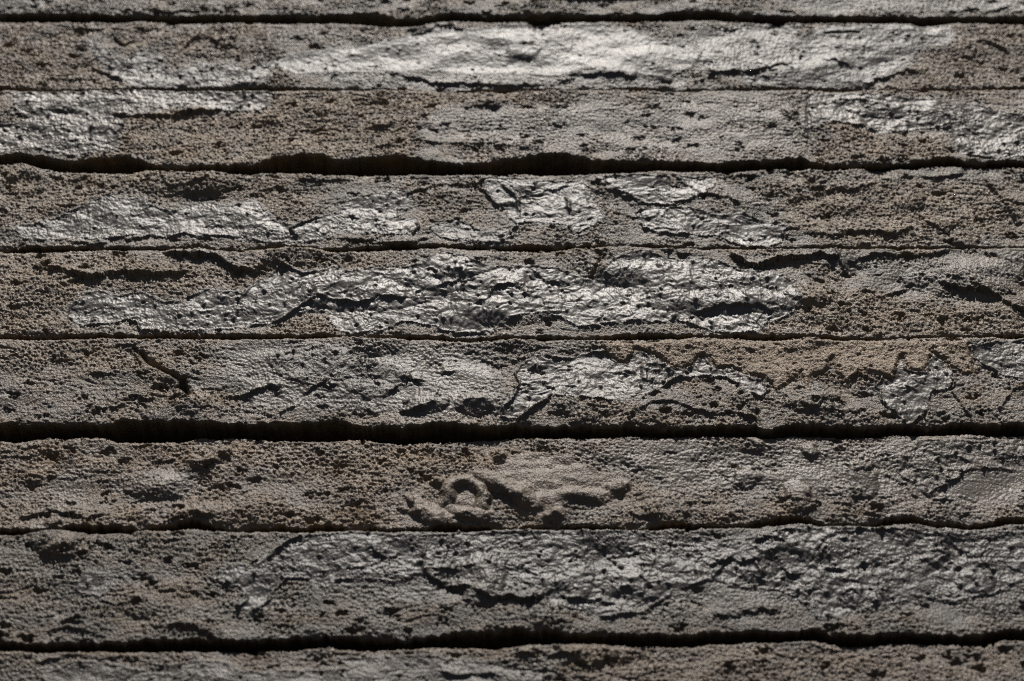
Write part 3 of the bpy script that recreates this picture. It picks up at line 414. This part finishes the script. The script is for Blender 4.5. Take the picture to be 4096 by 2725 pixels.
# ---------------------------------------------------------------- relief of one brick face
def relief(U, V, course, seed):
    """height in mm, gloss, sandiness and patch number for points of the face"""
    wu = U + 1.3 * noise(U / 4.1, V / 3.3, seed + 1) + .6 * noise(U / 1.5, V / 1.3, seed + 2)
    wv = V + 1.0 * noise(U / 4.3, V / 3.1, seed + 3) + .5 * noise(U / 1.4, V / 1.4, seed + 4)
    # broad form of the hand-struck face
    broad = 1.0 * fbm(U / 46, V / 22, seed + 10, 2) + .45 * noise(U / 14, V / 8, seed + 14)
    # how coarse the sand lies here
    coarse = np.clip(.62 + .55 * fbm(U / 24, V / 13, seed + 20, 2), .15, 1.25)
    gloss = np.clip(.26 + .30 * fbm(U / 19, V / 9, seed + 24, 3), 0, .6)
    bare = np.zeros_like(U)
    for c, g, soft, line in ZONES:
        if c == course:
            sd = poly_sd(wu, wv, pts(line))
            w = step(soft, -soft, sd)
            if g < 0:                                     # bare tan sand
                bare = np.maximum(bare, -g * w)
                continue
            gloss = gloss + w * (np.maximum(gloss, g) - gloss)
            coarse = coarse * (1 - .6 * w * g)
    gloss = gloss * (1 - .5 * bare)
    coarse = coarse + bare * (np.maximum(coarse, .8) - coarse)
    crumb = domes(wu / 2.7, wv / 2.1, seed + 30) * step(-.1, .55, noise(U / 9, V / 6, seed + 31)) \
        + .8 * domes(wu / 1.5, wv / 1.25, seed + 33) * step(-.35, .5, noise(U / 6, V / 5, seed + 34))
    grain = domes(U / .88, V / .88, seed + 36, .7)
    # drag marks of the mould, nearly level
    drag = noise(U / 7.5 + .15 * V, V / 1.15, seed + 40)
    # dark pores and torn pits
    pd, pk = cells(wu / 11 + .22 * noise(U / 2.3, V / 1.9, seed + 45), wv / 6.5 + .25 * noise(U / 2.1, V / 1.7, seed + 46), seed + 44)
    pits = -np.clip(1 - pd / (.06 + .20 * pk), 0, 1) ** .7 * (pk > .62) * (1.2 + 1.6 * pk)
    pits2 = -2.4 * np.clip(noise(wu / 2.4, wv / 1.5, seed + 47) + .35 * noise(U / 9, V / 7, seed + 48) - .58, 0, 1)
    tears = -np.clip(.16 - np.abs(noise(U / 17, V / 5.5, seed + 50)), 0, 1) / .16 \
        * step(.05, .6, noise(U / 15, V / 9, seed + 52)) * .75
    grit = domes(U / 1.2, V / 1.1, seed + 38, .66)
    rough = .9 * coarse * (.36 * crumb + .72 * grain + .55 * grit + .36 * drag + .40 * fbm(U / 1.8, V / 1.25, seed + 54, 3)) + .12 * domes(U / .8, V / .8, seed + 39) \
        + (pits + pits2 * coarse + tears) * (1.05 - gloss)
    H = broad + rough
    sand = np.clip(.25 + .40 * coarse + .22 * bare + .4 * fbm(U / 16, V / 9, seed + 60, 3), 0, 1) * (1 - .8 * gloss)

    def near(line, pad):
        return (U > line[:, 0].min() - pad) & (U < line[:, 0].max() + pad) & \
               (V > line[:, 1].min() - pad) & (V < line[:, 1].max() + pad)

    shape = np.zeros_like(U)
    for c, u, v, ru, rv, h in BUMPS:
        if c == course:
            q = ((wu - u) / ru) ** 2 + ((wv - v) / rv) ** 2
            q = np.clip(1 - q / 1.6, 0, 1)
            shape = shape + (.62 + .15 * noise(U / 6, V / 5, seed + 62)) * h * (np.sqrt(q) * .6 + q * .4 if h > 0 else q * .8)
    for c, h, a, b, s in LEDGES:
        if c == course:
            line = pts(s)
            m = near(line, 4 * max(a, b))
            u, v = wu[m], wv[m]
            d = v - np.interp(u, line[:, 0], line[:, 1])
            ends = step(line[0, 0] - 2.5, line[0, 0] + 2, u) * step(line[-1, 0] + 2.5, line[-1, 0] - 2, u)
            d = d + .5 * noise(u / 2.2, u * 0 + .5, seed + 63) + .35 * noise(u / .9, u * 0 + .5, seed + 64)
            h = (.40 + .07 * min(h, 3.5)) * h * (.75 + .5 * noise(u / 5, u * 0 + .5, seed + 65))
            e = np.where(d > 0, h * np.exp(-d / a), -.55 * h * np.exp(d / b))
            shape[m] += e * ends
    if course == 6:
        strands = np.zeros_like(U)
        for h, r, s in SMEARS:
            line = pts(s)
            m = near(line, r + 2)
            d, t = seg_dist((U + .5 * (wu - U))[m], (V + .5 * (wv - V))[m], line)
            r = r * (.9 + .22 * noise(U[m] / 6, V[m] / 6, seed + 66))
            h = h * (.5 + .5 * step(0, .25, t) * step(1, .75, t)) * (1 + .12 * noise(U[m] / 6, V[m] / 6, seed + 67))
            q = np.clip(1 - (d / (1.35 * r)) ** 2, 0, 1)
            strands[m] = np.maximum(strands[m], h * (.5 * np.sqrt(q) + .5 * q))
        shape = shape + strands
    ridge = np.zeros_like(U)
    for c, h, w, s in RIDGES:
        if c == course:
            line = pts(s)
            m = near(line, 4)
            d, t = seg_dist((U + .35 * (wu - U))[m], (V + .35 * (wv - V))[m], line)
            ridge[m] += h * np.exp(-(d / w) ** 2) * step(0, .08, t) * step(1, .92, t)
    H = H + shape
    patch = np.zeros(U.shape, int)
    for n, (c, kind, g, wr, edge, s, _) in enumerate(PATCHES):
        if c != course:
            continue
        line = pts(s)
        m = near(line, 4)
        u, v = U[m], V[m]
        if kind == 'sand_crust':
            sd = poly_sd(u + .6 * (wu[m] - u), v + .6 * (wv[m] - v), line)
            w = step(.35, -.35, sd)
            thick = 1.25 * step(.5, -1.6, sd)
            f = broad[m] + .5 * shape[m] + thick + .50 * domes(u / .85, v / .85, seed + 70, .78) \
                + .3 * fbm(u / 5, v / 3.5, seed + 72, 2) - .6 * np.clip(1 - cells(u / 7, v / 5, seed + 73)[0] / .22, 0, 1)
            sand[m] += w * (1.1 - sand[m])
        elif kind == 'clay_smear':
            sd = poly_sd(wu[m], wv[m], line)
            w = step(1.2, -1.2, sd + 1.2 * noise(u / 2.5, v / 2, seed + 75))
            f = broad[m] + shape[m] + .5 + .06 * rough[m] + .40 * fbm(u / 6, v / 4, seed + 74, 2) \
                + .16 * domes(u / .8, v / .8, seed + 76)
            sand[m] += w * (.5 - sand[m])
        else:
            sd = poly_sd(u + .75 * (wu[m] - u), v + .75 * (wv[m] - v), line)
            lift = np.clip(edge * 1.3, 0, 1) * step(-.35, .35, noise(u / 6, v / 5, seed + 94) + .2)
            # where the edge is not lifted the skin thins out and the grains stand through it
            thin = (1 - lift) * 1.8 * (rough[m] - .8) + (1 - lift) * 1.5 * fbm(u / 5, v / 3.4, seed + 95, 2)
            se = sd + thin * np.exp(-np.abs(sd) / 2.8)
            w = step(.25 + .45 * (1 - lift), -.25 - .45 * (1 - lift), se)
            # a wet skin draped over the sand: flowing creases, folds and pimples
            du, dv = u + 1.1 * noise(u / 3.2, v / 2.6, seed + 80), v + .9 * noise(u / 3.5, v / 2.4, seed + 82)
            th = 1.5 * noise(u / 21, v / 15, seed + 83)
            cu, cv = du * np.cos(th) + dv * np.sin(th), dv * np.cos(th) - du * np.sin(th)
            n1, n2 = noise(cu / 6.5, cv / 2.2, seed + 84), noise(cu / 3.4, cv / 1.35, seed + 85)
            amount = .55 + .9 * np.clip(noise(u / 13, v / 9, seed + 89) + .35, 0, 1)
            pucker = amount * (.30 * (.55 - 1.6 * np.abs(n1)) + .13 * (.5 - 1.4 * np.abs(n2))) \
                + .21 * noise(du / 2.7, dv / 2.1, seed + 86) + .30 * noise(du / 8, dv / 5, seed + 87)
            folds = .55 * (np.clip(.10 - np.abs(noise(du / 8, dv / 5, seed + 90)), 0, 1) / .10) \
                * step(-.1, .4, noise(u / 11, v / 8, seed + 91))
            k = cells(du / 4.3, dv / 4.0, seed + 92)
            pim = (.2 + .7 * k[1]) * np.exp(-(k[0] / (.07 + .1 * k[1])) ** 2) * (k[1] > .84)
            holes = -1.4 * step(.16, .08, k[0]) * (k[1] < .05)
            f = broad[m] + .85 * shape[m] + .45 + wr * (pucker + folds * .7 + pim) + holes + .12 * (rough[m] - .8) * (1.2 - .7 * g)
            f = f + .75 * lift * np.exp(-((sd + .4) / .38) ** 2)
            # just outside a lifted edge the face lies lower
            H[m] -= .3 * lift * np.exp(-np.clip(sd, 0, 9) / 1.2) * (sd > 0)
            sand[m] *= 1 - w
            lip = edge * np.exp(-((sd + .3) / .3) ** 2) * .6
            sand[m] = np.maximum(sand[m], lip * w)
        H[m] += w * (f - H[m])
        gg = g * (1 - .25 * step(-1.2, 0, sd)) if kind == 'clay_film' else g
        if kind == 'clay_film':
            gloss[m] = np.maximum(gloss[m], .55 * g * np.exp(-np.clip(sd, 0, 99) / 3))
        gloss[m] += w * (gg - gloss[m])
        pm = patch[m]
        pm[sd < 0] = n + 1
        patch[m] = pm
    return H + ridge, np.clip(gloss, 0, 1), np.clip(sand, 0, 1), patch


# ---------------------------------------------------------------- materials
def clay_material(name, tan, dark, skin, rough_sand=.48, rough_skin=.45):
    m = bpy.data.materials.new(name)
    m.use_nodes = True
    nt = m.node_tree
    N, L = nt.nodes, nt.links
    bs = N['Principled BSDF']

    def attr(n):
        a = N.new('ShaderNodeAttribute')
        a.attribute_name = n
        return a.outputs['Fac']

    def tex(scale, detail=3, rough=.6):
        t = N.new('ShaderNodeTexNoise')
        t.inputs['Scale'].default_value = scale
        t.inputs['Detail'].default_value = detail
        t.inputs['Roughness'].default_value = rough
        L.new(co.outputs['Object'], t.inputs['Vector'])
        return t.outputs['Fac']

    def math_(op, a, b, clamp=False):
        n = N.new('ShaderNodeMath')
        n.operation = op
        n.use_clamp = clamp
        for i, x in enumerate((a, b)):
            if isinstance(x, (int, float)):
                n.inputs[i].default_value = x
            else:
                L.new(x, n.inputs[i])
        return n.outputs[0]

    def mix(f, a, b):
        n = N.new('ShaderNodeMix')
        n.data_type = 'RGBA'
        L.new(f, n.inputs['Factor'])
        for k, x in (('A', a), ('B', b)):
            s = [i for i in n.inputs if i.name == k and i.type == 'RGBA'][0]
            if isinstance(x, tuple):
                s.default_value = (*x, 1)
            else:
                L.new(x, s)
        return [o for o in n.outputs if o.type == 'RGBA'][0]

    co = N.new('ShaderNodeTexCoord')
    gloss, sand = attr('gloss'), attr('sand')
    grain, patchy, fine = tex(1250, 2), tex(55, 4), tex(2600, 2)
    sandiness = math_('ADD', sand, math_('MULTIPLY', math_('SUBTRACT', grain, .5), 1.8), True)
    base = mix(sandiness, dark, tan)
    base = mix(math_('MULTIPLY', math_('SUBTRACT', patchy, .38), 1.6, True), base, mix(sandiness, tuple(x * .72 for x in dark), tuple(x * .8 for x in tan)))
    base = mix(math_('MULTIPLY', gloss, .9), base, skin)
    info = N.new('ShaderNodeObjectInfo')                  # each brick's own tone, plus light falloff painted on the lowest two
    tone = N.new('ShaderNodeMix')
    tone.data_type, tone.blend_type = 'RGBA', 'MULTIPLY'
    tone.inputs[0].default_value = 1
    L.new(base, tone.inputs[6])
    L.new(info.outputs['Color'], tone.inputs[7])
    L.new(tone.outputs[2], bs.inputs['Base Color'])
    r = math_('SUBTRACT', rough_sand, math_('MULTIPLY', gloss, rough_sand - rough_skin))
    r = math_('ADD', r, math_('MULTIPLY', math_('SUBTRACT', patchy, .5), .16))
    L.new(r, bs.inputs['Roughness'])
    bs.inputs['Specular IOR Level'].default_value = .56
    # relief finer than the mesh: sand grains, and faint puckers on the skins
    h1 = math_('MULTIPLY', grain, math_('SUBTRACT', 1.05, gloss))
    b1 = N.new('ShaderNodeBump')
    b1.inputs['Strength'].default_value = .8
    b1.inputs['Distance'].default_value = .0010
    L.new(h1, b1.inputs['Height'])
    b2 = N.new('ShaderNodeBump')
    b2.inputs['Strength'].default_value = .45
    b2.inputs['Distance'].default_value = .00008
    L.new(fine, b2.inputs['Height'])
    L.new(b1.outputs[0], b2.inputs['Normal'])
    L.new(b2.outputs[0], bs.inputs['Normal'])
    return m


CLAY = clay_material('rough_clay', (.212, .154, .095), (.070, .0605, .0478), (.086, .078, .071))


def plain_material(name, a, b, scale, rough):
    m = bpy.data.materials.new(name)
    m.use_nodes = True
    N, L = m.node_tree.nodes, m.node_tree.links
    bs = N['Principled BSDF']
    t = N.new('ShaderNodeTexNoise')
    t.inputs['Scale'].default_value = scale
    t.inputs['Detail'].default_value = 6
    c = N.new('ShaderNodeTexCoord')
    L.new(c.outputs['Object'], t.inputs['Vector'])
    r = N.new('ShaderNodeValToRGB')
    r.color_ramp.elements[0].color, r.color_ramp.elements[1].color = (*a, 1), (*b, 1)
    r.color_ramp.elements[0].position, r.color_ramp.elements[1].position = .35, .65
    L.new(t.outputs['Fac'], r.inputs[0])
    L.new(r.outputs[0], bs.inputs['Base Color'])
    bp = N.new('ShaderNodeBump')
    bp.inputs['Distance'].default_value = .002
    L.new(t.outputs['Fac'], bp.inputs['Height'])
    L.new(bp.outputs[0], bs.inputs['Normal'])
    bs.inputs['Roughness'].default_value = rough
    return m


MORTAR = plain_material('dark_mortar', (.035, .03, .027), (.06, .052, .046), 300, .95)
GROUND = plain_material('asphalt', (.018, .018, .018), (.032, .031, .03), 60, .9)


# ---------------------------------------------------------------- meshes
def make_mesh(name, co, faces, attrs):
    """faces: (n,4) indices; attrs: name -> value per vertex"""
    me = bpy.data.meshes.new(name)
    me.vertices.add(len(co))
    me.vertices.foreach_set('co', co.astype(np.float32).ravel())
    n = len(faces)
    me.loops.add(n * 4)
    me.loops.foreach_set('vertex_index', faces.astype(np.int32).ravel())
    me.polygons.add(n)
    me.polygons.foreach_set('loop_start', np.arange(0, n * 4, 4, dtype=np.int32))
    me.polygons.foreach_set('use_smooth', np.ones(n, bool))
    for k, v in attrs.items():
        a = me.attributes.new(k, 'FLOAT', 'POINT')
        a.data.foreach_set('value', v.astype(np.float32).ravel())
    me.update(calc_edges=True)
    me.materials.append(CLAY)
    return me


def add(name, me, parent=None, label=None):
    o = bpy.data.objects.new(name, me)
    col.objects.link(o)
    o.parent = parent
    if label:
        o['label'] = label
    return o


DEPTH = 60.0       # mm, how far a brick goes back into the wall


def brick_grid(us, top, low, rows, course, seed, proud):
    """skin of one brick: back along the top, down the face, back along the underside"""
    n = len(us)
    s = np.linspace(0, 1, rows)[:, None] if isinstance(rows, int) else rows[:, None]
    V = top[None, :] + (low - top)[None, :] * s
    U = np.broadcast_to(us[None, :], V.shape).copy()
    H, gloss, sand, patch = relief(U, V, course, seed)
    dt, db = top[None, :] - V, V - low[None, :]
    for d, r0, sd in ((dt, 1.8, 1), (db, .7, 2)):
        r = r0 * (1 + .5 * noise(U / 9, V * 0, seed + 100 + sd))
        q = np.clip(1 - d / r, 0, 1)
        H = H - r * (1 - np.sqrt(np.clip(1 - q * q, 0, 1)))
    # crumbled lower arris
    arris = step(.25, .8, noise(us / 13, us * 0, seed + 105))[None, :]
    H = H - 1.5 * arris * step(3.5, 0, db) ** 2
    H = H + proud
    g0, s0 = gloss, sand
    back = np.array([.7, 1.5, 2.5, 4, 6, 9, 13, 20, DEPTH])
    up, dn, upd, dnd = [], [], [], []
    for k, d in enumerate(back):
        f = min(1, d / 6)
        up.append(top + .5 * f * noise(us / 5, us * 0 + d / 3, seed + 110) + .15)
        dn.append(low + (.7 * noise(us / 4, us * 0 + d / 4, seed + 112) + .45 * noise(us / 1.3, us * 0 + d, seed + 114)) * f - .05 + .25 * f)
        upd.append(-H[0] * max(0, 1 - d / 12) + d)
        dnd.append(-H[-1] * max(0, 1 - d / 12) + d)
    Z = np.vstack([up[::-1], V, dn])
    Y = np.vstack([upd[::-1], -H, dnd])
    X = np.broadcast_to(us[None, :], Z.shape)
    k = len(back)
    ext = lambda a: np.vstack([np.repeat(a[:1], k, 0), a, np.repeat(a[-1:], k, 0)])
    gl, sa = ext(g0), ext(s0)
    gl[:k] *= .4; gl[-k:] *= .25
    pa = np.vstack([np.zeros((k, n), int), patch, np.zeros((k, n), int)])
    co = np.stack([X, Y, Z], -1) / 1000
    R = len(Z)
    idx = np.arange(R * n).reshape(R, n)
    q = np.stack([idx[:-1, :-1], idx[1:, :-1], idx[1:, 1:], idx[:-1, 1:]], -1).reshape(-1, 4)
    # close the back and both ends
    bk = np.stack([idx[-1, :-1], idx[0, :-1], idx[0, 1:], idx[-1, 1:]], -1)
    ends = []
    for c, flip in ((0, 0), (n - 1, 1)):
        for i in range(R // 2):
            e = [idx[i, c], idx[R - 1 - i, c], idx[R - 2 - i, c], idx[i + 1, c]]
            if len(set(e)) == 4:
                ends.append(e[::-1] if not flip else e)
    quads = np.vstack([q, bk, np.array(ends)])
    return co.reshape(-1, 3), quads, len(q), gl.ravel(), sa.ravel(), pa.ravel()


def build_brick(parent, course, us, top, low, rows, seed, proud=0, label=None, tone=(1, 1, 1, 1)):
    co, quads, nq, gl, sa, pa = brick_grid(us, top, low, rows, course, seed, proud)
    fp = np.zeros(len(quads), int)
    votes = pa[quads[:nq]]
    fp[:nq] = np.where((votes == votes[:, :1]).sum(1) >= 3, votes[:, 0], np.median(votes, axis=1).astype(int))
    ok = np.isin(fp, [0] + [n + 1 for n, p in enumerate(PATCHES) if p[0] == course])
    fp[~ok] = 0
    # each patch keeps its largest piece; stray specks stay with the brick
    cols = len(us) - 1
    for n in set(fp) - {0}:
        left = set(np.nonzero(fp == n)[0].tolist())
        best = []
        while left:
            stack = [left.pop()]
            piece = []
            while stack:
                f = stack.pop()
                piece.append(f)
                for e in (f - 1, f + 1, f - cols, f + cols):
                    if e in left:
                        left.discard(e)
                        stack.append(e)
            if len(piece) > len(best):
                best = piece
        fp[fp == n] = 0
        fp[best] = n

    def part(name, sel, par, lab):
        f = quads[sel]
        used, inv = np.unique(f, return_inverse=True)
        me = make_mesh(name, co[used], inv.reshape(-1, 4), {'gloss': gl[used], 'sand': sa[used]})
        o = add(name, me, par, lab)
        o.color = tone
        return o

    b = part('brick', fp == 0, parent, label)
    for n in sorted(set(fp) - {0}):
        part(PATCHES[n - 1][1], fp == n, b, PATCHES[n - 1][6])
    return b


# ---------------------------------------------------------------- ground
g = bpy.data.meshes.new('ground')
g.from_pydata([(-300, -300, 0), (300, -300, 0), (300, 300, 0), (-300, 300, 0)], [], [(0, 1, 2, 3)])
g.materials.append(GROUND)
ground = add('ground', g)
ground['kind'] = 'structure'

# ---------------------------------------------------------------- the wall
wall = bpy.data.objects.new('brick_wall', None)
col.objects.link(wall)
wall.location = (0, 0, CENTRE_Z)
wall['label'] = 'wall of long rough dark clay bricks with shiny clay skins and thin black joints'
wall['category'] = 'wall'
wall['kind'] = 'thing'

NAMES = {
    0: 'topmost brick, cut by the upper edge of the picture',
    1: 'brick with the brightest pale clay skins',
    2: 'brick with pale wrinkled skins at both ends',
    3: 'brick with torn, peeling clay skins',
    4: 'brick with one broad crumpled shiny skin',
    5: 'brick with a tan sand crust above creased skins',
    6: 'brick with a thick lump of smeared clay near its middle',
    7: 'tall brick with creased skin over its right half, colour darkened for light falloff',
    8: 'lowest brick, cut by the lower edge of the picture',
}
TONE = [(1, 1, .96), (1, .98, .94), (1.06, 1.0, .9), (1, .98, .92), (1.02, .99, .93), (1, .96, .9), (1.08, 1, .9), (.70, .69, .66), (.84, .79, .73)]  # last two are darkened to paint in the light fading down the wall
PROUD = {0: .8, 1: -.4, 2: 1.2, 3: -.3, 4: .3, 5: 1.6, 6: -1.0, 7: .2, 8: -1.2}


def edge_line(line, us, seed, jag):
    p = pts(line)
    v = np.interp(us, p[:, 0], p[:, 1])
    return v + jag * (.75 * noise(us / 3.7, us * 0 + 3.3, seed) + .5 * noise(us / 1.5, us * 0 + 7.7, seed + 1)
                      + .3 * noise(us / .7, us * 0 + 1.7, seed + 2))


def close(k, us):
    """the arrises are rounded, so each brick reaches a little way into its joint"""
    a, b = pts(JOINTS[k][0]), pts(JOINTS[k][1])
    return np.clip(.4 * (np.interp(us, a[:, 0], a[:, 1]) - np.interp(us, b[:, 0], b[:, 1]) - 2.8), 0, 1.6)


def columns(half, left, right, fine=.36, rough=1.5):
    return np.unique(np.round(np.concatenate([np.arange(left, -half, rough), np.arange(-half, half, fine), np.arange(half, right, rough)]), 3))


ENDS = {}
for c in range(9):
    half = 252 - 7.8 * c
    off = (-38, 25, -12, 47, 8, -50, 31, -5, 42)[c]
    us = columns(half, -345 + off, 345 + off)
    ENDS[c] = (us[0], us[-1])
    seed = 1000 + 137 * c
    top = (close(c - 1, us) + edge_line(JOINTS[c - 1][1], us, seed + 5, .45)) if c > 0 else 246 + edge_line(JOINTS[0][1], us, seed, .5) * 0 + .8 * noise(us / 9, us * 0, seed)
    low = (edge_line(JOINTS[c][0], us, seed + 8, 1.1) - close(c, us)) if c < 8 else -193 + .8 * noise(us / 9, us * 0, seed)
    rows = {0: np.unique(np.r_[np.linspace(0, .55, 20), np.linspace(.55, 1, 50)]),
            8: np.unique(np.r_[np.linspace(0, .5, 60), np.linspace(.5, 1, 18)])}.get(c, 112)
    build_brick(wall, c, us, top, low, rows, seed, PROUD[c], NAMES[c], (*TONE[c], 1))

# neighbours: the rest of the wall beside, above and below the nine bricks in view
proto = []
for k in range(3):
    us = np.arange(-264, 264.1, 2.2)
    seed = 5000 + 331 * k
    co, quads, nq, gl, sa, pa = brick_grid(us, 22.5 + 1.0 * noise(us / 14, us * 0, seed), -22.5 + 1.2 * noise(us / 11, us * 0, seed + 1), 26, -1, seed, 0)
    proto.append(make_mesh('brick', co, quads, {'gloss': gl, 'sand': sa}))


def plain_brick(u, v, height, k, length=528):
    o = add('brick', proto[k % 3], wall)
    o.location = (u / 1000, 0, v / 1000)
    o.scale = (length / 528, 1, height / 45)
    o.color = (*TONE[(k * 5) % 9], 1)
    return o


PITCH = 48.7
k = 0
for c in range(9):
    hi = pts(JOINTS[c - 1][1])[:, 1].mean() if c > 0 else 246
    lo = pts(JOINTS[c][0])[:, 1].mean() if c < 8 else -193
    for side, e in ((-1, ENDS[c][0]), (1, ENDS[c][1])):
        plain_brick(e + side * (3 + 264), (hi + lo) / 2, hi - lo - .5, k)
        k += 1
lo_edges = []
v = -193 - 4
while v - 45 > -1000 * CENTRE_Z - 5:
    off = (k * 97) % 260 - 130
    for i in (-1, 0, 1):
        plain_brick(off + i * 534, v - 22.5, 44.5, k + i)
    lo_edges.append(v + 2)
    v -= PITCH
    k += 2
v_bottom = v + PITCH - 45
v = 246 + 4
for r_ in range(8):
    off = (k * 97) % 260 - 130
    for i in (-1, 0, 1):
        plain_brick(off + i * 534, v + 22.5, 44.5, k + i)
    v += PITCH
    k += 2
v_top = v - 4

# the backing of dark mortar, far back in the joints
x, y0, y1, z0, z1 = .86, .046, .12, -CENTRE_Z, v_top / 1000
mb = bpy.data.meshes.new('mortar_backing')
mb.from_pydata([(sx * x, y, z) for z in (z0, z1) for y in (y0, y1) for sx in (-1, 1)], [],
               [(0, 2, 3, 1), (4, 5, 7, 6), (0, 1, 5, 4), (2, 6, 7, 3), (0, 4, 6, 2), (1, 3, 7, 5)])
mb.materials.append(MORTAR)
add('mortar_backing', mb, wall)
